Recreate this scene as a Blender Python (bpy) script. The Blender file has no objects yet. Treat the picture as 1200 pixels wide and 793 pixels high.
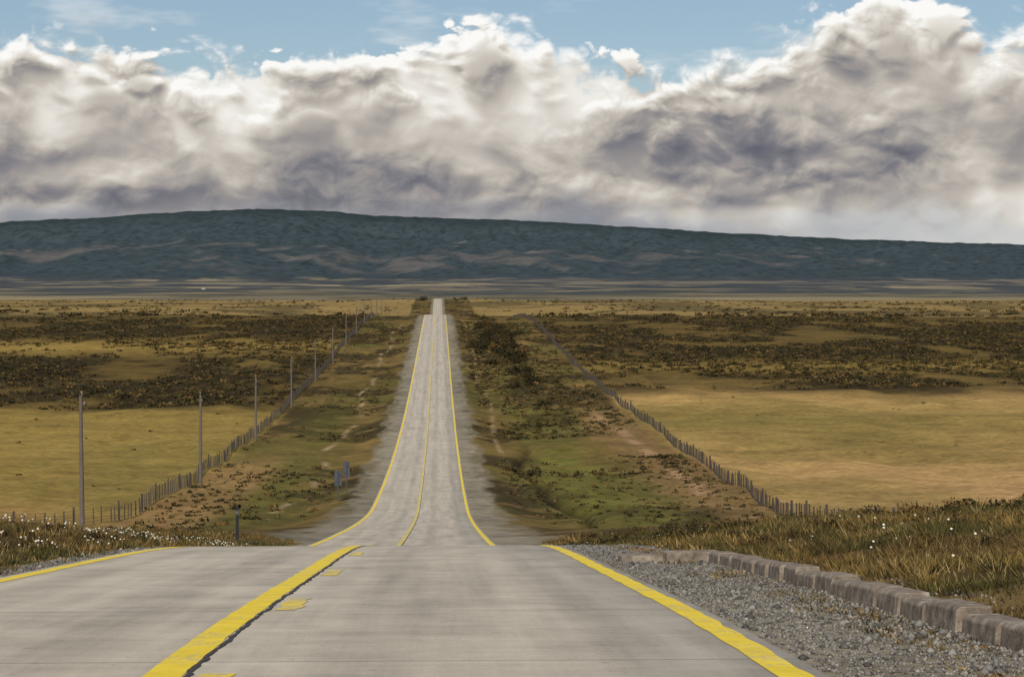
import bpy, math, random
import numpy as np
from mathutils import Vector
random.seed(4); RNG=np.random.default_rng(7)
sc=bpy.context.scene
F=2500.0; YH=345.0; YAW=0.034; CX=1.4

def lin(r,g,b,k=1.0):
    o=[]
    for c in (r,g,b):
        c/=255.
        o.append((c/12.92 if c<=0.04045 else ((c+0.055)/1.055)**2.4)*k)
    return np.array(o)
K=0.92
def C(r,g,b): return lin(r*1.03,g*.985,b*.98,K)

# ---------- noise ----------
def _h(ix,iy,seed):
    n=(ix.astype(np.int64)*374761393+iy.astype(np.int64)*668265263+seed*982451653)&0xffffffff
    n=((n^(n>>13))*1274126177)&0xffffffff
    n=n^(n>>16)
    return (n&0xffff)/65535.0
def vn(x,y,s=0):
    x=np.asarray(x,float);y=np.asarray(y,float)
    ix=np.floor(x);iy=np.floor(y);fx=x-ix;fy=y-iy
    fx=fx*fx*(3-2*fx);fy=fy*fy*(3-2*fy)
    a=_h(ix,iy,s);b=_h(ix+1,iy,s);c=_h(ix,iy+1,s);d=_h(ix+1,iy+1,s)
    return (a*(1-fx)+b*fx)*(1-fy)+(c*(1-fx)+d*fx)*fy
def fbm(x,y,s=0,o=4):
    t=0;a=.5;n=0
    for i in range(o):
        t=t+a*vn(x*2**i+17.3*i,y*2**i+9.1*i,s+i);n+=a;a*=.5
    return t/n
def pn(x,y,s=0):
    ix=np.floor(x);iy=np.floor(y);fx=x-ix;fy=y-iy
    def g(dx,dy):
        a=_h(ix+dx,iy+dy,s)*6.2832
        return np.cos(a)*(fx-dx)+np.sin(a)*(fy-dy)
    wx=fx**3*(fx*(fx*6-15)+10);wy=fy**3*(fy*(fy*6-15)+10)
    return ((g(0,0)*(1-wx)+g(1,0)*wx)*(1-wy)+(g(0,1)*(1-wx)+g(1,1)*wx)*wy)*1.5
def pfbm(x,y,s=0,o=5,gain=.5,bil=False):
    t=0;a=1.;n=0
    for i in range(o):
        v=pn(x,y,s+i*7)
        t=t+a*(np.sqrt(v*v+.006)*2-.6 if bil else v);n+=a;a*=gain
        x,y=(x*.8-y*.6)*2.03+3.1,(x*.6+y*.8)*2.03+1.7
    return t/n
def ss(a,b,x):
    t=np.clip((x-a)/(b-a),0,1);return t*t*(3-2*t)
def hermite(xs,ys):
    xs=np.array(xs,float);ys=np.array(ys,float)
    d=np.diff(ys)/np.diff(xs)
    m=np.zeros(len(xs));m[0]=d[0];m[-1]=d[-1]
    h=np.diff(xs)
    m[1:-1]=(d[:-1]*h[1:]+d[1:]*h[:-1])/(h[1:]+h[:-1])
    def f(x):
        x=np.clip(np.asarray(x,float),xs[0],xs[-1])
        i=np.clip(np.searchsorted(xs,x,side='right')-1,0,len(xs)-2)
        t=(x-xs[i])/h[i]
        t2=t*t;t3=t2*t
        return (2*t3-3*t2+1)*ys[i]+(t3-2*t2+t)*h[i]*m[i]+(-2*t3+3*t2)*ys[i+1]+(t3-t2)*h[i]*m[i+1]
    return f
far=[(3000,9),(3500,12),(4500,6),(6000,-5),(8000,-25),(10000,-56),(11500,-83),(20000,-120)]
near=[(-60,-1.0),(0,1.38),(12,2.15),(25,3.28),(39,4.62),(50,5.95),(60,7.2),(75,8.92),(83,9.7),(100,11.25),(120,13.0),(135,14.2),(148,15.1),(170,15.95),(192,16.5),(220,16.9),(243,17.0),(290,16.75),(343,15.8),(400,14.4),(473,12.3),(580,9.5),(680,7.15)]
roadP=near+[(730,6.9),(800,8.3),(1000,13),(1300,18.5),(1500,17),(1600,14.6),(1800,8.8),(1950,4.9),(2040,4.1),(2200,5.6),(2500,7)]+far
sideP=near+[(720,6.9),(900,8.2),(1400,9.0),(2000,7.6),(2400,6.3),(2600,6.8)]+far
DR=hermite(*zip(*roadP)); DS=hermite(*zip(*sideP))
ridge_x=[-1500,-600,-200,0,60,100,200,260,300,350,400,440,500,600,700,800,900,1000,1100,1200,1500,2500]
ridge_y=[300,285,270,262,259,257,250,247.5,246,247,249,253,255,258,264,270,276,280,284,287,292,305]
VR=15500.
def ridgeH(u):
    x=((u-CX)/VR-YAW)*F+600
    y=np.interp(x,ridge_x,ridge_y)
    return (YH-y)/F*VR
def ground(u,v):
    u=np.asarray(u,float);v=np.asarray(v,float)
    w=ss(30,140,np.abs(u))
    z=-(DR(v)*(1-w)+DS(v)*w)
    au=np.abs(u)
    off=np.where(au<3.5,-0.05,0.0)
    nf=1-ss(75,125,v)
    left=ss(4.2,7.5,-u)*0.42+ss(7,16,-u)*0.25
    right=ss(5.2,8.5,u)*0.25+ss(7,14,u)*0.45
    z=z+nf*(left+right)+nf*ss(4.5,8,au)*(fbm(u/2.2,v/3.,5)-.5)*0.45
    pf=ss(100,140,v)*(1-ss(3000,4000,v))
    z=z-pf*ss(5.5,9,au)*0.55
    z=z+pf*ss(7,12,au)*(fbm(u/7,v/14,8)-.5)*1.5*(1-ss(60,120,au)*.7)
    z=z+pf*ss(60,300,au)*ss(300,900,v)*(fbm(u/160,v/260,12)-.5)*4
    dc=10.6+0.9*np.sin(v/19.)+0.5*np.sin(v/7.3)
    z=z-pf*(1-ss(230,260,v))*np.exp(-((u-dc)/0.6)**2)*0.8
    ff=ss(3500,6000,v)
    z=z+ff*(fbm(u/700,v/900,21)-.5)*22
    v0=11300+(fbm(u/1500,0*u,31)-.5)*1600
    v1=VR
    t=np.clip((v-v0)/(v1-v0),0,1)
    shape=0.30*ss(0,.45,t)+0.12*t+0.58*ss(.5,1.0,t)
    R=ridgeH(u)+(fbm(u/200,u*0,77,4)-.5)*12+(vn(u/35,u*0,78)-.5)*6
    base=-DS(v)
    mh=base+(R-base)*shape
    rav=np.abs(pfbm(u/800,v/1700,41,4))
    rav2=pfbm(u/260,v/500,47,4)
    mh=mh+(-rav*110+22+rav2*14)*np.clip(t*4,0,1)*np.clip((1-t)*5,0,1)
    z=np.where(v>v0,mh-ss(VR,20000,v)*60,z)
    return z+off

def mkmesh(name,verts,faces_flat,nper,col=None,mat=None,smooth=False,alpha=None):
    me=bpy.data.meshes.new(name)
    nv=len(verts);nf=len(faces_flat)//nper
    me.vertices.add(nv);me.vertices.foreach_set('co',np.ascontiguousarray(verts,dtype=np.float32).ravel())
    me.loops.add(nf*nper);me.loops.foreach_set('vertex_index',np.ascontiguousarray(faces_flat,dtype=np.int32))
    me.polygons.add(nf)
    me.polygons.foreach_set('loop_start',np.arange(0,nf*nper,nper,dtype=np.int32))
    me.polygons.foreach_set('loop_total',np.full(nf,nper,dtype=np.int32))
    if smooth: me.polygons.foreach_set('use_smooth',np.ones(nf,dtype=bool))
    me.update(calc_edges=True)
    if col is not None:
        a=me.color_attributes.new('Col','FLOAT_COLOR','POINT')
        cc=np.ones((nv,4),dtype=np.float32);cc[:,:3]=col
        if alpha is not None: cc[:,3]=alpha
        a.data.foreach_set('color',cc.ravel())
    ob=bpy.data.objects.new(name,me);sc.collection.objects.link(ob)
    if mat: me.materials.append(mat)
    return ob
def grid(us,vs,zf):
    U,V=np.meshgrid(us,vs);Z=zf(U,V)
    P=np.stack([U,V,Z],-1).reshape(-1,3)
    nu=len(us);nv=len(vs)
    i=(np.arange(nv-1)[:,None]*nu+np.arange(nu-1)[None,:]).ravel()
    f=np.stack([i,i+1,i+nu+1,i+nu],-1).ravel()
    return U,V,Z,P,f

# ---------- node helpers ----------
class NB:
    def __init__(s,nt): s.nt=nt
    def n(s,t,**k):
        nd=s.nt.nodes.new(t)
        for a,b in k.items(): setattr(nd,a,b)
        return nd
    def _in(s,sock,v):
        if hasattr(v,'is_output') : s.nt.links.new(v,sock)
        else: sock.default_value=v
    def m(s,op,a,b=0.0,c=0.0,clamp=False):
        nd=s.n('ShaderNodeMath',operation=op);nd.use_clamp=clamp
        s._in(nd.inputs[0],a);s._in(nd.inputs[1],b);s._in(nd.inputs[2],c)
        return nd.outputs[0]
    def noise(s,vec,scale,detail=5,rough=.55,dist=0,out=0):
        nd=s.n('ShaderNodeTexNoise')
        if vec is not None: s.nt.links.new(vec,nd.inputs['Vector'])
        nd.inputs['Scale'].default_value=scale;nd.inputs['Detail'].default_value=detail
        nd.inputs['Roughness'].default_value=rough;nd.inputs['Distortion'].default_value=dist
        return nd.outputs[out]
    def vscale(s,a,f):
        nd=s.n('ShaderNodeVectorMath',operation='SCALE');s._in(nd.inputs[0],a);s._in(nd.inputs['Scale'],f);return nd.outputs[0]
    def vmul(s,a,b):
        nd=s.n('ShaderNodeVectorMath',operation='MULTIPLY');s._in(nd.inputs[0],a);s._in(nd.inputs[1],b);return nd.outputs[0]
    def mix(s,f,a,b):
        nd=s.n('ShaderNodeMix',data_type='RGBA');s._in(nd.inputs[0],f)
        s._in(nd.inputs[6],a);s._in(nd.inputs[7],b);return nd.outputs[2]
    def smooth(s,v,a,b,lo=0.,hi=1.):
        nd=s.n('ShaderNodeMapRange',interpolation_type='SMOOTHSTEP')
        s._in(nd.inputs[0],v);nd.inputs[1].default_value=a;nd.inputs[2].default_value=b
        nd.inputs[3].default_value=lo;nd.inputs[4].default_value=hi;return nd.outputs[0]
    def ramp(s,v,pts):
        nd=s.n('ShaderNodeValToRGB');s._in(nd.inputs[0],v)
        cr=nd.color_ramp
        while len(cr.elements)<len(pts): cr.elements.new(0.5)
        for e,(p,c) in zip(cr.elements,pts): e.position=p;e.color=(*c,1)
        return nd.outputs[0]
def newmat(name,rough=.95,spec=.2):
    m=bpy.data.materials.new(name);m.use_nodes=True
    b=m.node_tree.nodes['Principled BSDF'];b.inputs['Roughness'].default_value=rough
    b.inputs['Specular IOR Level'].default_value=spec
    return m,NB(m.node_tree),b
def col4(c): return (float(c[0]),float(c[1]),float(c[2]),1.)
def simple(name,c,rough=.9,var=.35,scale=8,bump=.0,spec=.2):
    m,nb,b=newmat(name,rough,spec)
    tc=nb.n('ShaderNodeTexCoord').outputs['Object']
    n=nb.noise(tc,scale,4,.6)
    f=nb.m('ADD',nb.m('MULTIPLY',n,2*var),1-var)
    rgb=nb.n('ShaderNodeRGB');rgb.outputs[0].default_value=col4(c)
    nb.nt.links.new(nb.vscale(rgb.outputs[0],f),b.inputs['Base Color'])
    if bump:
        bp=nb.n('ShaderNodeBump');bp.inputs['Strength'].default_value=bump;bp.inputs['Distance'].default_value=.02
        nb.nt.links.new(n,bp.inputs['Height']);nb.nt.links.new(bp.outputs[0],b.inputs['Normal'])
    return m

# ---------- ground material ----------
gm,nb,bs=newmat('ground_material',1.0,.05)
at=nb.n('ShaderNodeAttribute',attribute_name='Col').outputs['Color']
tc=nb.n('ShaderNodeTexCoord').outputs['Object']
n1=nb.noise(tc,8,3,.7);n2=nb.noise(tc,1.1,4,.65);n3=nb.noise(tc,.17,4,.65);n4=nb.noise(tc,.008,5,.75)
f=nb.m('ADD',nb.m('MULTIPLY',nb.m('SUBTRACT',n1,.5),.9),1.0)
f=nb.m('ADD',f,nb.m('MULTIPLY',nb.m('SUBTRACT',n2,.5),1.6))
f=nb.m('ADD',f,nb.m('MULTIPLY',nb.m('SUBTRACT',n3,.5),1.3))
f=nb.m('ADD',f,nb.m('MULTIPLY',nb.m('SUBTRACT',n4,.5),1.2))
f=nb.m('MAXIMUM',f,.3)
nb.nt.links.new(nb.vscale(at,f),bs.inputs['Base Color'])
bp=nb.n('ShaderNodeBump');bp.inputs['Strength'].default_value=.7;bp.inputs['Distance'].default_value=.12
nb.nt.links.new(n2,bp.inputs['Height']);nb.nt.links.new(bp.outputs[0],bs.inputs['Normal'])

# ---------- ground mesh ----------
def seg(a,b,st): return list(np.arange(a,b,st))
vs=seg(-60,6,2)+seg(6,60,.3)+seg(60,300,1.)+seg(300,800,2.5)+seg(800,3000,11)+seg(3000,4300,90)+seg(4300,11000,40)+seg(11000,15600,24)+seg(15600,20001,400)
uh=[0.9,1.8,2.7,3.45,3.6]+seg(3.9,12,.3)+seg(12,40,.65)+seg(40,200,4)+seg(200,1000,16)+seg(1000,4600,20)+seg(4600,9001,300)
us=np.array(sorted([-x for x in uh]+[0]+uh));vs=np.array(vs)
U,V,Z,P,fc=grid(us,vs,ground)
def mixc(A,c,w): return A*(1-w[...,None])+np.asarray(c)*w[...,None]
def pick(n,a,b): return ss(a,b,n)
N1=fbm(U/9,V/22,101,5);N2=fbm(U/28,V/60,111,5);N3=fbm(U/2.5,V/5,121,4);N4=fbm(U/90,V/160,131,5)
base=np.zeros(U.shape+(3,))+C(128,109,60)
L=U<0
base=mixc(base,C(138,122,64),(L&(V<330)).astype(float))
base=mixc(base,C(148,120,76),(L*1.)*(1-ss(150,180,V+14*(N2-.5)))*.85)
base=mixc(base,C(162,138,84),((~L)&(V<400)).astype(float))
base=mixc(base,C(171,141,98),((~L)*1.)*(1-ss(150,250,V+60*(N2-.5)))*.8)
base=mixc(base,C(116,107,56),pick(N2,.48,.66)*.55)
base=mixc(base,C(124,114,60),(~L)*np.exp(-((V-290+60*(N4-.5))/35)**2)*.7)
yj=(N4-.5)*120+(N2-.5)*60
sL=ss(300,325,V+yj*.35)*L; sR=ss(335,375,V+yj*.5)*(~L)
S=(sL+sR)
base=mixc(base,C(96,83,43),S*.92)
sd=pick(N1*.45+N2*.55,.41,.52)
base=mixc(base,C(54,47,28),S*sd*.92)
base=mixc(base,C(44,40,25),S*pick(N3*.5+N1*.5,.48,.57)*.6)
strip=np.exp(-((V+yj*.3-505)/30)**2)*L+np.exp(-((V+yj*.4-425)/18)**2)*(~L)*.85
base=mixc(base,C(142,124,64),strip*.8)
s2=ss(690,820,V+yj)
base=mixc(base,C(146,128,78),s2*.85)
base=mixc(base,C(84,77,48),s2*pick(fbm(U/60,V/150,151,5),.52,.60)*.75)
vg=np.where(L,1-ss(20.2,21.8,-U),1-ss(27.5,29.5,U))
vcol=np.zeros_like(base)+C(106,92,50)
vcol=mixc(vcol,C(90,88,44),pick(N2,.42,.6)*.8)
vcol=mixc(vcol,C(60,53,31),pick(N1,.46,.55)*.88)
vcol=mixc(vcol,C(138,116,70),pick(N3,.58,.7)*.5)
gr=np.exp(-((U-14.3)/4.)**2)*(1-ss(200,400,V))*(~L)
vcol=mixc(vcol,C(98,99,46),np.clip(gr*1.2,0,1)*(.35+.6*pick(N3,.3,.6)))
gl=np.exp(-((U+13.5)/4.)**2)*(1-ss(260,420,V))*L
vcol=mixc(vcol,C(92,92,44),gl*.6)
lf=(1-ss(200,235,V+20*(N1-.5)))*ss(13,16,-U)*L
vcol=mixc(vcol,C(144,120,76),lf*.8)
dt=ss(19.5,22,U+3*(N3-.5))*(1-ss(300,340,V))
vcol=mixc(vcol,C(124,104,66),dt*.75)
tr=np.exp(-((U-(24.2+.8*np.sin(V/30)))/.8)**2)*(1-ss(290,320,V))
vcol=mixc(vcol,C(166,140,104),tr*.75*pick(N3,.35,.55))
p1=np.exp(-((U+10.4+.8*np.sin(V/17)+.4*np.sin(V/6))/.33)**2)*ss(140,150,V)*(1-ss(650,700,V))
vcol=mixc(vcol,C(172,154,118),p1*.7*pick(fbm(U/3,V/9,161,3),.4,.6))
p2=np.exp(-((U-8.6-.5*np.sin(V/23))/.3)**2)*ss(200,230,V)*(1-ss(650,700,V))
vcol=mixc(vcol,C(166,146,108),p2*.55*pick(fbm(U/3,V/9,163,3),.35,.55))
dc=10.6+0.9*np.sin(V/19.)+0.5*np.sin(V/7.3)
vcol=mixc(vcol,C(38,36,23),np.exp(-((U-dc)/.45)**2)*(1-ss(230,260,V))*ss(140,155,V)*.95)
base=base*(1-vg[...,None])+vcol*vg[...,None]
nm=1-ss(95,125,V)
mcol=np.zeros_like(base)+C(102,88,54)
mcol=mixc(mcol,C(62,55,35),pick(fbm(U/1.5,V/2.5,171,4),.42,.58)*.85)
base=base*(1-nm[...,None])+mcol*nm[...,None]
NS=fbm(U/1.2,V/7,181,4)
sw=np.where(V<70,np.where(L,4.0,5.15),5.75)+(NS-.5)*2.6*np.where(V<45,.3,1)
sh=1-ss(sw-.5,sw+.4,np.abs(U))
base=mixc(base,lin(136,127,108,.92),sh*(1-ss(2000,2300,V)))
base=mixc(base,C(98,90,60),sh*pick(NS,.48,.60)*ss(4.0,5.3,np.abs(U))*ss(70,110,V)*.7)
# far plain, distance haze put into the colours
fp=ss(2450,3300,V)
fcol=np.zeros_like(base)+lin(120,110,88,.9)
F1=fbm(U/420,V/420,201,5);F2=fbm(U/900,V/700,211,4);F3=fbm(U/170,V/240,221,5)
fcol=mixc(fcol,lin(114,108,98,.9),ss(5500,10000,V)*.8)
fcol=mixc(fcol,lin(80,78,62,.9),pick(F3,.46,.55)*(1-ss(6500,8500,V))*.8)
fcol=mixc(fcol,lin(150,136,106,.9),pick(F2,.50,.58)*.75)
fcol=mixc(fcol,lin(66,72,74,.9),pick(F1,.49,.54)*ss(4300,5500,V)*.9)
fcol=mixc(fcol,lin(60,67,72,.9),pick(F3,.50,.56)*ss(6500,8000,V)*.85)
lk=np.exp(-(((U-((430-600)/F+YAW)*5300)/90)**4))*np.exp(-(((V-5300)/190)**4))
fcol=mixc(fcol,lin(178,180,176,.9),lk*.9)
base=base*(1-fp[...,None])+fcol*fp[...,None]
# mountains, bluish haze put into the base colours
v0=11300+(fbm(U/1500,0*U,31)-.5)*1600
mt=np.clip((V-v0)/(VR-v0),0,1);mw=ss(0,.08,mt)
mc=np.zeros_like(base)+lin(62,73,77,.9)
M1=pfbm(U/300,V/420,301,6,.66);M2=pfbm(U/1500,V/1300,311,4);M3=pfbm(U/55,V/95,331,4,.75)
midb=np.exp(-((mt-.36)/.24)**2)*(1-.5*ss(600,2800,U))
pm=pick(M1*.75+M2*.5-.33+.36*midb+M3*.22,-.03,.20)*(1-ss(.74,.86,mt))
mc=mixc(mc,lin(97,94,91,.9),pm*.82)  # forest and clearing tones; sunlit and cloud-shaded patches put into the colour too
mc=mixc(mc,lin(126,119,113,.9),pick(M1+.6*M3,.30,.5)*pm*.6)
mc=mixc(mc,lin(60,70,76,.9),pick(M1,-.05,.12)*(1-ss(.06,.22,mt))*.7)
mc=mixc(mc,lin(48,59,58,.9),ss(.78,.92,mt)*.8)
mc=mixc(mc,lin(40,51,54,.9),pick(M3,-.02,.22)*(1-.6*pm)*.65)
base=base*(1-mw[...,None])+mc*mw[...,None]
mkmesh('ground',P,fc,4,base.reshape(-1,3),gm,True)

# ---------- road ----------
rm,nb,bs=newmat('concrete_road_material',.9,.2)
tc=nb.n('ShaderNodeTexCoord').outputs['Object']
sx=nb.n('ShaderNodeSeparateXYZ');nb.nt.links.new(tc,sx.inputs[0])
na=nb.noise(tc,.9,5,.65);nf=nb.noise(tc,60,2,.7)
st=nb.noise(nb.vmul(tc,(2.2,.06,1)),1.,4,.65);stx=nb.noise(nb.vmul(tc,(.35,3.2,1)),1.,4,.7)
f=nb.m('ADD',.98,nb.m('MULTIPLY',nb.m('SUBTRACT',na,.5),.8))
f=nb.m('ADD',f,nb.m('MULTIPLY',nb.m('SUBTRACT',nf,.5),.6))
f=nb.m('ADD',f,nb.m('MULTIPLY',nb.m('SUBTRACT',st,.5),.8))
f=nb.m('ADD',f,nb.m('MULTIPLY',nb.m('SUBTRACT',stx,.5),.3))
jm=nb.m('ABSOLUTE',nb.m('SUBTRACT',nb.m('MODULO',nb.m('ADD',sx.outputs[1],100.),4.6),2.3))
f=nb.m('MULTIPLY',f,nb.smooth(jm,.012,.03,.6,1.))
wt=nb.m('ABSOLUTE',nb.m('SUBTRACT',nb.m('ABSOLUTE',nb.m('SUBTRACT',nb.m('ABSOLUTE',sx.outputs[0]),1.75)),.8))
f=nb.m('MULTIPLY',f,nb.smooth(wt,.0,.45,.90,1.03))
pit=nb.smooth(nb.noise(tc,9,3,.75),.63,.72,1.,.62);f=nb.m('MULTIPLY',f,pit)
pt=nb.smooth(nb.noise(tc,.35,4,.6),.56,.64,1.,.88);f=nb.m('MULTIPLY',f,pt)
rgb=nb.n('ShaderNodeRGB');rgb.outputs[0].default_value=(.445,.39,.305,1)
nb.nt.links.new(nb.vscale(rgb.outputs[0],f),bs.inputs['Base Color'])
rv=vs[(vs>=-12)&(vs<=2120)]
ru=np.array([-3.56,-3.55,-2,-.7,0,.7,2,3.55,3.56])
def rz(U,V): return -DR(V)+.02-np.where(np.abs(U)>3.555,.09,0.)
_,_,_,P,fc=grid(ru,rv,rz)
mkmesh('road',P,fc,4,None,rm,True)
def yellow(name,lo,hi):
    ym,nb,bs=newmat(name,.7,.3)
    tc=nb.n('ShaderNodeTexCoord').outputs['Object']
    w=nb.smooth(nb.m('ADD',nb.noise(tc,14,5,.8),nb.m('MULTIPLY',nb.noise(tc,1.3,3,.6),.4)),lo,hi,1.,0.)
    v=nb.m('ADD',.75,nb.m('MULTIPLY',nb.noise(tc,3,3,.6),.5))
    c=nb.vscale(nb.mix(w,(.44,.38,.24,1),(.78,.57,.03,1)),v)
    nb.nt.links.new(c,bs.inputs['Base Color']);return ym
ym=yellow('yellow_paint',.74,.86);yw=yellow('worn_yellow_paint',.60,.78)
def strip_mesh(name,u0,u1,va,vb,mat,dz,wob=0.,wf=1.,step=None):
    r=rv[(rv>va)&(rv<vb)]
    if step: r=np.concatenate([np.arange(va+step,min(vb,60),step),r[r>=60]])
    r=np.concatenate([[va],r,[vb]])
    o=(vn(r*wf,r*0+3.3,9)-.5)*wob;o2=(vn(r*wf*1.7,r*0+8.3,19)-.5)*wob
    zz=np.interp(r,rv,rz(0*rv,rv))+dz
    pos=np.stack([np.stack([u0+o,r,zz],-1),np.stack([u1+o+o2,r,zz],-1)],1).reshape(-1,3)
    n=len(r);i=np.arange(n-1)
    f=np.stack([2*i,2*i+1,2*i+3,2*i+2],-1).ravel()
    return mkmesh(name,pos,f,4,None,mat)
mk=bpy.data.objects.new('road_markings',None);sc.collection.objects.link(mk)
parts=[strip_mesh('edge_line_right',3.27,3.46,-12,2110,ym,.004,.03,1.5,.1),
 strip_mesh('edge_line_left',-3.46,-3.27,-12,2110,ym,.004,.03,1.5,.1),
 strip_mesh('centre_line',-.255,-.04,-12,60,ym,.004,.02,2.,.1),
 strip_mesh('centre_line_worn',-.22,-.04,60,2110,yw,.004,.02,2.)]
for a in [10.2,17.4,24.2,31.4,38.5]:
    parts.append(strip_mesh('dash',.06,.24,a,a+1.8,yw,.004,.06,4,.08))
for p in parts: p.parent=mk
tar=simple('tar_joint_material',(.06,.052,.045),.8,.4,20)
j=strip_mesh('centre_joint',-.028,.004,-12,500,tar,.006,.035,6.,.06);j.parent=mk

# ---------- blades / leaves ----------
def attr_mat(name,rough=.9,var=.3,scale=3):
    m,nb,b=newmat(name,rough,.1)
    at=nb.n('ShaderNodeAttribute',attribute_name='Col').outputs['Color']
    tc=nb.n('ShaderNodeTexCoord').outputs['Object']
    n=nb.noise(tc,scale,3,.6)
    nb.nt.links.new(nb.vscale(at,nb.m('ADD',1-var,nb.m('MULTIPLY',n,2*var))),b.inputs['Base Color'])
    return m
grassm=attr_mat('grass_material',.9,.4,.9);leafm=attr_mat('leaf_material',.9,.3,1.2)
def rnd(n,a=0.,b=1.): return RNG.uniform(a,b,n)
def blades(tu,tv,H,B,cols,width=.012,spread=.09):
    n=len(tu);idx=np.repeat(np.arange(n),B);m=n*B
    a=rnd(m,0,6.283);r=rnd(m)*spread
    x=tu[idx]+np.cos(a)*r;y=tv[idx]+np.sin(a)*r;z=ground(x,y)-.01
    h=H[idx]*rnd(m,.4,1.15);le=h*rnd(m,.2,1.1)
    b=rnd(m,0,6.283);w=width*rnd(m,.6,1.5)
    p0=np.stack([x-np.cos(b)*w,y-np.sin(b)*w,z],-1);p1=np.stack([x+np.cos(b)*w,y+np.sin(b)*w,z],-1)
    p2=np.stack([x+np.cos(a)*le-.15*h,y+np.sin(a)*le,z+h],-1)
    P=np.stack([p0,p1,p2],1).reshape(-1,3)
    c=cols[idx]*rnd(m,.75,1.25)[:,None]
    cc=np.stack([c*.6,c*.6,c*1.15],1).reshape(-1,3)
    return P,cc
PP=[];CC=[]
def gcols(u,v,n):
    g=fbm(u/1.0,v/1.9,401,4);g2=fbm(u/3,v/5,411,3)
    c=np.zeros((n,3))+C(130,112,62)
    c=mixc(c,C(82,82,42),pick(g,.38,.51)*.95)
    c=mixc(c,C(112,84,52),pick(g2,.52,.64)*.5)
    c=mixc(c,C(164,146,98),(RNG.uniform(size=n)>.84)*.8)
    c=mixc(c,C(56,53,34),(RNG.uniform(size=n)>.64)*.85)
    return c
def area(n,u0,u1,v0,v1,dens=.4):
    u=rnd(n,u0,u1);v=v0+(v1-v0)*rnd(n)**1.2
    k=fbm(u/.9,v/1.6,421,4)+rnd(n,-.12,.12)>dens
    return u[k],v[k]
for n,u0,u1,a,b,h in [(28000,5.45,17,9,34,.16),(30000,5.3,24,30,85,.20),(28000,-18,-4.0,18,88,.18),(2600,4.2,5.1,10,80,.07),(900,-4.3,-3.7,18,80,.1)]:
    u,v=area(n,u0,u1,a,b)
    H=h*(.3+1.3*fbm(u/.8,v/1.4,431,4)**1.3)*ss(0.,.9,np.minimum(u-u0,u1-u)+.25)
    H=H*np.where(rnd(len(u))>.96,1.8,1.)
    p,c=blades(u,v,H,9,gcols(u,v,len(u)),.006 if b<35 else .010,.12)
    PP.append(p);CC.append(c)
PP=np.concatenate(PP);CC=np.concatenate(CC)
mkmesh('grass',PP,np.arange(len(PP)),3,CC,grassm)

def bushes(name,bu,bv,R,Hh,cols,K_,leaf,mat):
    n=len(bu);idx=np.repeat(np.arange(n),K_);m=n*K_
    a=rnd(m,0,6.283);el=np.arcsin(rnd(m,0.,1.));rr=rnd(m,.45,1.)**.6
    lump=1+.35*np.sin(a*3+idx*1.7)+.25*np.sin(a*5+el*4+idx)
    x=bu[idx]+np.cos(a)*np.cos(el)*R[idx]*rr*lump;y=bv[idx]+np.sin(a)*np.cos(el)*R[idx]*rr*lump
    z=ground(bu,bv)[idx]+np.sin(el)*Hh[idx]*rr*lump*.95
    s=leaf*R[idx]*rnd(m,.5,1.3)
    d1=RNG.normal(size=(m,3));d1/=np.linalg.norm(d1,axis=1)[:,None]
    d2=np.cross(d1,RNG.normal(size=(m,3)));d2/=np.linalg.norm(d2,axis=1)[:,None]
    c0=np.stack([x,y,z],-1);s=s[:,None]
    P=np.stack([c0-d1*s,c0-d2*s*.7,c0+d1*s,c0+d2*s*.6],1).reshape(-1,3)
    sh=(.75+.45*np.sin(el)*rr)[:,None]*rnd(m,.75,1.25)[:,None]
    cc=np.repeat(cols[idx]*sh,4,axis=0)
    return mkmesh(name,P,np.arange(len(P)),4,cc,mat)
def bcols(n,dark=.5):
    c=np.zeros((n,3))+C(82,73,42);t=rnd(n)
    c=mixc(c,C(50,48,29),(t<dark)*1.);c=mixc(c,C(106,86,50),(t>.92)*1.)
    return c
BU=[];BV=[];BR=[]
def addb(n,sgn,va,vb,umin,rlo,rhi,thr,pw=1.,umax=None):
    v=va+(vb-va)*rnd(n)**pw
    lim=(.29*v+40) if umax is None else umax
    u=sgn*(umin+(lim-umin)*rnd(n))
    k=fbm(u/28,v/60,111,5)*.55+fbm(u/9,v/22,101,5)*.45+rnd(n,-.05,.05)>thr
    BU.append(u[k]);BV.append(v[k]);BR.append(rnd(k.sum(),rlo,rhi)**1.4)
addb(21000,-1,318,720,22,.15,.8,.455);addb(21000,1,362,720,30,.15,.8,.46)
addb(3500,-1,700,2400,20,.5,1.6,.54);addb(3500,1,700,2400,30,.5,1.6,.54)
addb(3000,-1,125,680,7,.12,.5,.49,1,20.5);addb(6000,1,200,680,7.2,.12,.6,.46,1,27.5)
addb(1100,1,125,240,7.2,.12,.4,.48,1,27.5)
addb(50,-1,150,320,23,.15,.45,.3);addb(50,1,150,360,30,.15,.45,.3)
BU=np.concatenate(BU);BV=np.concatenate(BV);BR=np.concatenate(BR)
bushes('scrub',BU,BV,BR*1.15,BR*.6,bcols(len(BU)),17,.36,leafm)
n=600;u=rnd(n,5.6,18);v=rnd(n,40,84);r=rnd(n,.10,.34)
k=fbm(u/2.5,v/6,441,3)>.46;u,v,r=u[k],v[k],r[k]
u2=RNG.normal(15.,2.4,110);v2=RNG.normal(520,70,110);r2=rnd(110,.9,1.9)
u3=RNG.normal(17.5,1.5,22);v3=RNG.normal(385,14,22);r3=rnd(22,.7,1.4)
u4=rnd(260,-17,-5);v4=rnd(260,36,85);r4=rnd(260,.08,.22)
u5=rnd(420,6.2,16);v5=rnd(420,12,40);r5=rnd(420,.05,.17)
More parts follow.
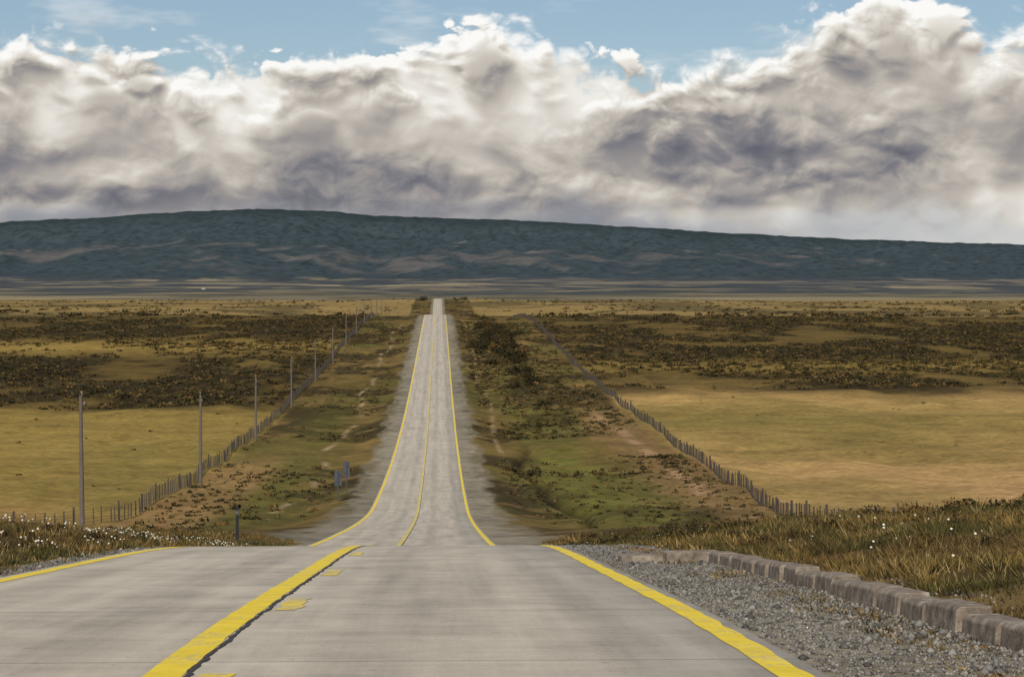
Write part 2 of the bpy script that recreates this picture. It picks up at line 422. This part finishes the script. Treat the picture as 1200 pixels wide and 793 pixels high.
u6=RNG.normal(14.5,.7,9);v6=RNG.normal(76,2,9);r6=rnd(9,.35,.6)
u=np.concatenate([u,u2,u3,u4,u5,u6]);v=np.concatenate([v,v2,v3,v4,v5,v6]);r=np.concatenate([r,r2,r3,r4,r5,r6])
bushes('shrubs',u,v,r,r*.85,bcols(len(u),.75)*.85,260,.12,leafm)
n=24;u=np.concatenate([rnd(8,-17,-9),rnd(8,15,27),rnd(8,40,120)]);v=rnd(n,1900,2050);r=rnd(n,1.0,2.3)
r[16:]*=.6
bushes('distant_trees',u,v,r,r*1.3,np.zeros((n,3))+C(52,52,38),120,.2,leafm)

def flowers(n,u0,u1,v0,v1,thr):
    u=rnd(n,u0,u1);v=rnd(n,v0,v1);k=fbm(u/1.2,v/3,501,4)+rnd(n,-.16,.16)>thr
    return u[k],v[k]
fl=[flowers(4600,-17,-4.6,30,72,.55),flowers(350,6.5,15,20,45,.6),flowers(450,5.5,9,45,70,.54)]
fu=np.concatenate([a for a,b in fl]);fv=np.concatenate([b for a,b in fl]);n=len(fu)
fz=ground(fu,fv)+rnd(n,.04,.2);s=rnd(n,.006,.022)
pts=[]
for k in range(6):
    a=k*math.pi/3;pts.append(np.stack([fu+np.cos(a)*s,fv+np.sin(a)*s*.8,fz+np.sin(a)*s*.7],-1))
P=np.stack(pts,1).reshape(-1,3)
mkmesh('wildflowers',P,np.arange(len(P)),6,None,simple('petal_material',(.58,.55,.45),.8,.3,5))

n=24000
u=np.concatenate([rnd(18000,3.6,5.15),rnd(3000,4.9,6.0),rnd(3000,-4.1,-3.58)]);v=np.concatenate([9+36*rnd(18000)**1.3,rnd(3000,9,34),rnd(3000,18,46)])
s=RNG.uniform(.006,.024,n)*(1+ (rnd(n)>.97)*1.3)
oct_=np.array([[1,0,0],[0,1,0],[-1,0,0],[0,-1,0],[0,0,1],[0,0,-1]],float)
of=np.array([[0,1,4],[1,2,4],[2,3,4],[3,0,4],[1,0,5],[2,1,5],[3,2,5],[0,3,5]])
jit=RNG.uniform(.6,1.3,(n,6,1))+0
ang=rnd(n,0,6.283);ca,sa=np.cos(ang)[:,None],np.sin(ang)[:,None]
ox=oct_[None,:,:]*jit*s[:,None,None]
X=ox[:,:,0]*ca-ox[:,:,1]*sa*.8;Y=ox[:,:,0]*sa+ox[:,:,1]*ca*.8
P=np.stack([X+u[:,None],Y+v[:,None],ox[:,:,2]*.65+(ground(u,v)+s*.2)[:,None]],-1).reshape(-1,3)
fcs=(np.arange(n)[:,None,None]*6+of[None]).ravel()
g=RNG.uniform(.06,.26,n)[:,None]*np.array([1,.93,.81])[None]
mkmesh('gravel',P,fcs,3,np.repeat(g,6,axis=0),attr_mat('gravel_material',.9,.3,40))

# ---------- boxes ----------
def boxv(cx,cy,cz,sx,sy,sz,rz_=0,taper=1.,lean=(0,0)):
    out=[]
    c,s=math.cos(rz_),math.sin(rz_)
    for zz,t in((0,1.),(1,taper)):
        for a,b in((-1,-1),(1,-1),(1,1),(-1,1)):
            x=a*sx/2*t;y=b*sy/2*t
            out.append((cx+x*c-y*s+lean[0]*zz,cy+x*s+y*c+lean[1]*zz,cz+zz*sz))
    return out
BF=[[0,3,2,1],[4,5,6,7],[0,1,5,4],[1,2,6,5],[2,3,7,6],[3,0,4,7]]
class MB:
    def __init__(s): s.v=[];s.f=[]
    def box(s,*a,**k):
        o=len(s.v);s.v+=boxv(*a,**k);s.f+=[[i+o for i in q] for q in BF]
    def beam(s,p,q,w):
        p=Vector(p);q=Vector(q);d=(q-p).normalized();r=d.cross(Vector((0,0,1))).normalized()*w;t=Vector((0,0,w))
        o=len(s.v)
        for e in(p,q):
            for k in(-r-t,r-t,r+t,-r+t): s.v.append(tuple(e+k))
        s.f+=[[i+o for i in q] for q in BF]
    def cyl(s,x,y,z0,z1,r0,r1,n=10,lean=0.):
        o=len(s.v)
        for z,r,l in((z0,r0,0),(z1,r1,lean)):
            for k in range(n):
                a=2*math.pi*k/n;s.v.append((x+l+r*math.cos(a),y+r*math.sin(a),z))
        for k in range(n): s.f.append([o+k,o+(k+1)%n,o+n+(k+1)%n,o+n+k])
        s.f.append([o+n+k for k in range(n)]);s.f.append([o+k for k in range(n)][::-1])
    def obj(s,name,mat,parent=None,bevel=0,smooth=False):
        me=bpy.data.meshes.new(name);me.from_pydata(s.v,[],s.f);me.update()
        ob=bpy.data.objects.new(name,me);sc.collection.objects.link(ob);me.materials.append(mat)
        if parent: ob.parent=parent
        if bevel:
            b=ob.modifiers.new('bevel','BEVEL');b.width=bevel;b.segments=2;b.limit_method='ANGLE'
        return ob
def G(u,v): return float(ground(np.array([u]),np.array([v]))[0])
def empty(name,loc=(0,0,0)):
    e=bpy.data.objects.new(name,None);sc.collection.objects.link(e);return e
wood=simple('weathered_wood',(.075,.062,.05),.9,.4,6,.4);wire=simple('wire_metal',(.07,.065,.06),.6,.2,5)
def fence(path):
    e=empty('fence');p=MB();w=MB()
    pts=[];
    for (a,b) in zip(path[:-1],path[1:]):
        L_=math.hypot(b[0]-a[0],b[1]-a[1]);n=int(L_/1.35)
        for i in range(n):
            t=i/n;pts.append((a[0]+(b[0]-a[0])*t,a[1]+(b[1]-a[1])*t))
    pts.append(path[-1]);last=None
    for i,(x,y) in enumerate(pts):
        x+=random.uniform(-.05,.05);z=G(x,y);main=i%6==0
        wd=.14 if main else random.uniform(.06,.10);h=random.uniform(1.25,1.4) if main else random.uniform(1.0,1.22)
        p.box(x,y,z-.1,wd,wd,h+.1,rz_=random.uniform(0,.7),taper=.85,lean=(random.uniform(-.06,.06),random.uniform(-.06,.06)))
        if last:
            for k in(.25,.45,.65,.85,1.05): w.beam((last[0],last[1],last[2]+k),(x,y,z+k),.007)
        last=(x,y,z)
    p.obj('posts',wood,e);w.obj('wires',wire,e)
fence([(-22,900),(-21.3,650),(-21.2,400),(-21.6,250),(-21,160),(-21.6,150),(-27,133),(-36,118)])
fence([(30,900),(30,650),(28.6,450),(29.2,255),(27.5,180),(26.4,143),(26.2,120)])
pole_m=simple('pole_wood',(.12,.10,.085),.9,.35,4,.3);ins=simple('insulator',(.25,.23,.2),.4,.1,5)
vp=132
hs=[8.5,8.1,7.6]
k=0
while vp<1000:
    u=[-20.6,-19.6,-20.6][k] if k<3 else -20.6
    h=hs[k] if k<3 else 7.3
    e=empty('utility_pole');z=G(u,vp)
    m=MB();m.cyl(u,vp,z-.3,z+h,.16,.10,10,lean=random.uniform(-.08,.08));m.obj('shaft',pole_m,e)
    m=MB();m.cyl(u,vp,z+h,z+h+.16,.02,.02,6);m.cyl(u,vp,z+h+.16,z+h+.28,.05,.04,8)
    m.cyl(u+.16,vp,z+h-.5,z+h-.36,.05,.04,8);m.beam((u,vp,z+h-.55),(u+.2,vp,z+h-.5),.018);m.obj('insulators',ins,e)
    vp+=[56,68,62][k] if k<3 else 62;k+=1

sgm=simple('sign_back_metal',(.06,.066,.075),.6,.15,3,0,.3);pst=simple('sign_post_metal',(.06,.06,.065),.6,.15,3)
def sign(u,v,w,h,hp,yaw):
    e=empty('road_sign');z=G(u,v)
    m=MB();m.box(u,v,z-.1,.10,.10,hp+.1);m.obj('post',pst,e,.005)
    m=MB();m.box(u,v+.075,z+hp-h,w,.03,h,rz_=yaw);o=m.obj('panel',sgm,e,.01)
    m=MB();m.box(u-w*.28,v+.03,z+hp-h*.75,w*.3,.05,.05);m.box(u+w*.28,v+.03,z+hp-h*.3,w*.3,.05,.05);m.obj('brackets',pst,e)
sign(-6.35,163,.55,1.15,2.35,.0);sign(-6.1,172,.55,1.25,2.6,.0)
e=empty('delineator_post');z=G(-5.6,74)
m=MB();m.box(-5.6,74,z-.2,.11,.06,1.5,taper=.92);m.obj('post',simple('black_post',(.02,.02,.022),.6,.1,5),e,.006)
m=MB();m.box(-5.6,73.955,z+1.03,.085,.012,.14);m.obj('reflector',simple('reflector',(.12,.11,.1),.3,.1,5),e)
e=empty('marker_post');uu=(1055-600)/F*72+.034*72+1.4;z=G(uu,72)
m=MB();m.box(uu-.1,72,z-.1,.07,.07,.75);m.box(uu+.12,72.1,z-.1,.08,.07,.68);m.box(uu,72.05,z+.3,.32,.03,.2);m.obj('posts',sgm,e,.006)

# kerb
km,nb,bs=newmat('kerb_concrete',.95,.1)
tc=nb.n('ShaderNodeTexCoord').outputs['Object']
n=nb.noise(tc,7,5,.65);n_=nb.noise(tc,40,3,.7)
c=nb.ramp(n,[(.3,(.10,.078,.056)),(.5,(.22,.178,.135)),(.7,(.37,.32,.26))])
nb.nt.links.new(c,bs.inputs['Base Color'])
bp=nb.n('ShaderNodeBump');bp.inputs['Strength'].default_value=.6;bp.inputs['Distance'].default_value=.015
nb.nt.links.new(nb.m('ADD',n_,n),bp.inputs['Height']);nb.nt.links.new(bp.outputs[0],bs.inputs['Normal'])
m=MB()
v=6.
while v<28.3:
    L_=random.uniform(.92,1.04);j=random.uniform(-.03,.03);tw=random.uniform(-.03,.03)
    za=float(-DR(v));zb=float(-DR(v+L_))
    o=len(m.v);jh=random.uniform(-.028,.028)
    for (yy,z0) in((v+.032,za),(v+L_-.032,zb)):
        for (x,z) in((5.0,-.12),(5.02,.14+jh),(5.05,.17+jh),(5.27,.175+jh),(5.31,-.12)):
            m.v.append((x+j+(yy-v)*tw,yy,z0+z))
    for a in range(5):
        b=(a+1)%5;m.f.append([o+a,o+b,o+5+b,o+5+a][::-1])
    m.f.append([o+i for i in range(5)]);m.f.append([o+5+i for i in range(5)][::-1])
    v+=L_
z=float(-DR(28.7));m.box(4.82,28.75,z-.1,.75,.28,.24,rz_=.12);m.box(4.15,28.95,z-.12,.6,.26,.19,rz_=.1)
m.obj('concrete_kerb',km,None,.010)

def house(u,v,w,d,h,wall,roofc):
    e=empty('farm_house');z=G(u,v)-1
    m=MB();m.box(u,v,z,w,d,h+1);m.obj('walls',wall,e)
    m=MB();o=0;zt=z+h+1.01;x0,x1,y0,y1=u-w/2-.6,u+w/2+.6,v-d/2-.6,v+d/2+.6
    m.v=[(x0,y0,zt),(x1,y0,zt),(x1,y1,zt),(x0,y1,zt),(x0,v,zt+h*.6),(x1,v,zt+h*.6)]
    m.f=[[0,1,5,4],[2,3,4,5],[1,2,5],[3,0,4],[0,3,2,1]];m.obj('roof',roofc,e)
    m=MB()
    for k in range(4): m.box(u-w*.36+k*w*.24,v-d/2-.03,z+1.8,w*.09,.06,1.6)
    m.obj('windows',pst,e)
    m=MB();m.box(u+w*.02,v-d/2-.04,z+1,w*.06,.06,2.2);m.obj('door',wood,e)
wh=simple('white_wall',(.42,.41,.39),.8,.05,1);rf=simple('roof_metal',(.22,.2,.2),.6,.1,1)
def uat(x,v): return ((x-600)/F+YAW)*v+CX
house(uat(240,7600),7600,13,9,4,wh,rf)

# ---------- sky cloud bank (far shell, 30 km) ----------
DX=1.4;DY=1.15
xs=np.arange(-800,2000.1,DX);ys=np.arange(368,-90,-DY)
X_,Y_=np.meshgrid(xs,ys)
x=X_/100.;y=Y_/100.*1.25
outl=[(-1500,60),(-1100,110),(-700,30),(-300,90),(-100,60),(0,60),(60,38),(120,50),(170,70),(250,66),(330,72),(400,58),(470,50),(540,30),(590,16),(640,34),(700,60),(740,82),(790,86),(850,68),(900,50),(950,22),(1000,0),(1060,2),(1110,18),(1150,46),(1200,34),(1300,20),(1500,70),(1900,40),(2300,100),(2700,60)]
topy=np.interp(X_,[a for a,b in outl],[b for a,b in outl])
wx=pfbm(x*1.1,y*1.1,611,3)*.25;wy=pfbm(x*1.1+9,y*1.1+4,621,3)*.25
qx=x+wx;qy=y+wy
hs_=pfbm(qx*.7,qy*1.0,631,3,.5)
hb=pfbm(qx*1.5,qy*1.65,641,6,.54,True)
hf=pfbm(qx*1.7,qy*2.6,651,6,.56)
d=(Y_-topy)
s_=d/26.+(hb*1.6+hf*1.2+hs_*.6)*1.2
edge=.25+.9*ss(.0,.5,pfbm(x*.6,y*.6,661,3)+.25)
alpha=ss(-.2,1.,s_/edge)
wsp=ss(.12,.6,pfbm(x*.5,y*1.6,671,5,.6))*ss(-110,-10,d)*.35
alpha=np.clip(alpha+wsp*(1-alpha),0,1)
crisp=1-ss(15,120,d+50*hs_)
dens=hb*(.36+.70*crisp)+hs_*.70+hf*(.36+.32*crisp)
D=ss(-.30,.50,dens)*alpha
def box1(a,r,ax):
    c=np.cumsum(np.pad(a,[(r+1,r) if k==ax else (0,0) for k in (0,1)],mode='edge'),axis=ax)
    n=a.shape[ax]
    return (np.take(c,np.arange(2*r+1,2*r+1+n),axis=ax)-np.take(c,np.arange(0,n),axis=ax))/(2*r+1)
def blur(a,r): return box1(box1(box1(box1(a,r,0),r,1),r,0),r,1)
def shift(a,dx,dy):
    ix=np.clip(np.arange(a.shape[1])+int(round(dx/DX)),0,a.shape[1]-1)
    iy=np.clip(np.arange(a.shape[0])-int(round(dy/DY)),0,a.shape[0]-1)
    return a[iy][:,ix]
tau=0
for i,(t,r) in enumerate([(4,1),(8,2),(14,3),(22,4),(32,6),(46,8)]):
    tau=tau+shift(blur(D,r),-.45*t,-.9*t)*[6,7,8,9,11,11][i]
tau=tau/52.
light=np.exp(-2.5*tau)
rim=np.clip(D-shift(blur(D,2),-4,-8),-1,1)
val=.265+.50*light+(.16+.16*crisp)*rim+.10*D
val+= (1-ss(-10,60,d))*.20+ (1-ss(30,140,d))*.07
val-= ss(120,250,Y_+40*hs_)*.09
val+= pfbm(x*.42,y*.8,681,3)*.16+hf*.07
def blob(bx,by,rx,ry,amt):
    global val
    wj=hs_*1.3+hf*.9+hb*.5
    dd=((X_-bx)/rx)**2+((Y_-by)/ry)**2+wj
    val=val+amt*(1-ss(-.3,1.6,dd))
for b in [(870,178,210,42,-.28),(1010,197,100,28,-.18),(410,203,110,24,-.26),(30,208,140,34,-.24),(150,72,60,24,-.14),(1000,100,60,50,-.12),(560,218,150,16,-.20),(200,235,250,16,-.16),(620,240,160,12,-.12),
          (1060,50,90,50,.10),(590,45,80,34,.14),(680,150,120,45,.10),(1130,130,80,60,.10),(985,187,50,18,.30),(1130,245,150,22,.22),(850,257,120,14,.26),(440,165,80,22,.12),(130,210,60,18,.22),(480,120,90,40,.10),(300,135,140,40,.12),(90,130,100,30,.10)]: blob(*b)
stops=[(.0,(100,101,112)),(.2,(126,125,131)),(.36,(154,149,147)),(.5,(180,173,165)),(.66,(205,198,188)),(.82,(231,227,219)),(1.,(251,250,247))]
sv=[s for s,_ in stops];cv=np.array([lin(*c) for _,c in stops])
col=np.stack([np.interp(val,sv,cv[:,i]) for i in range(3)],-1)
hz=ss(228,272,Y_+30*hf+20*hs_)
rt=ss(650,1150,X_)[...,None]
hcol=lin(132,138,152)*(1-rt)+lin(208,210,210)*rt
hz2=(hz*.75)[...,None]
col=col*(1-hz2)+hcol*hz2
az=(X_-600)/F+YAW;elt=(YH-Y_)/F
R=30000.
P=np.stack([R*np.sin(az)+CX,R*np.cos(az),R*elt],-1).reshape(-1,3)
nu=len(xs);nv=len(ys)
i=(np.arange(nv-1)[:,None]*nu+np.arange(nu-1)[None,:]).ravel()
fc=np.stack([i,i+1,i+nu+1,i+nu],-1).ravel()
edgef=ss(-800,-650,X_)*(1-ss(1850,2000,X_))*ss(-90,-50,Y_)
cm=bpy.data.materials.new('sky_cloud_material');cm.use_nodes=True;nt=cm.node_tree;nt.nodes.clear();nb=NB(nt)
at=nb.n('ShaderNodeAttribute',attribute_name='Col');em=nb.n('ShaderNodeEmission');nt.links.new(at.outputs['Color'],em.inputs[0])
tr_=nb.n('ShaderNodeBsdfTransparent');mx=nb.n('ShaderNodeMixShader');nt.links.new(at.outputs['Alpha'],mx.inputs[0]);nt.links.new(tr_.outputs[0],mx.inputs[1]);nt.links.new(em.outputs[0],mx.inputs[2])
o=nb.n('ShaderNodeOutputMaterial');nt.links.new(mx.outputs[0],o.inputs[0])
try: cm.cycles.emission_sampling='NONE'
except Exception: pass
mkmesh('sky',P,fc,4,col.reshape(-1,3),cm,True,(alpha*edgef).reshape(-1))

# ---------- world ----------
SUN_EL=math.radians(40);SUN_AZ=math.radians(193)
W=bpy.data.worlds.new('World');sc.world=W;W.use_nodes=True
nt=W.node_tree;nt.nodes.clear();nb=NB(nt)
out=nb.n('ShaderNodeOutputWorld')
sky=nb.n('ShaderNodeTexSky',sky_type='NISHITA');sky.sun_disc=False;sky.sun_elevation=SUN_EL;sky.sun_rotation=SUN_AZ
sky.air_density=1.;sky.dust_density=.7;sky.ozone_density=2.
bg1=nb.n('ShaderNodeBackground');nt.links.new(sky.outputs[0],bg1.inputs[0]);bg1.inputs[1].default_value=.08
nt.links.new(bg1.outputs[0],out.inputs[0])

sl=bpy.data.lights.new('sun','SUN');sl.energy=4.3;sl.angle=math.radians(.5);sl.color=(1.,.93,.83)
so=bpy.data.objects.new('sun',sl);sc.collection.objects.link(so)
d=Vector((math.sin(SUN_AZ)*math.cos(SUN_EL),math.cos(SUN_AZ)*math.cos(SUN_EL),math.sin(SUN_EL)))
so.rotation_euler=(-d).to_track_quat('-Z','Y').to_euler();so.location=(50,-50,80)

cam=bpy.data.cameras.new('camera');co=bpy.data.objects.new('camera',cam);sc.collection.objects.link(co)
cam.lens=75;cam.sensor_width=36;cam.clip_end=60000;cam.clip_start=.1
co.location=(CX,0,0);co.rotation_euler=(math.pi/2-math.atan((396.5-YH)/F),0,-YAW)
sc.camera=co
sc.view_settings.view_transform='Standard';sc.view_settings.look='None';sc.view_settings.exposure=0
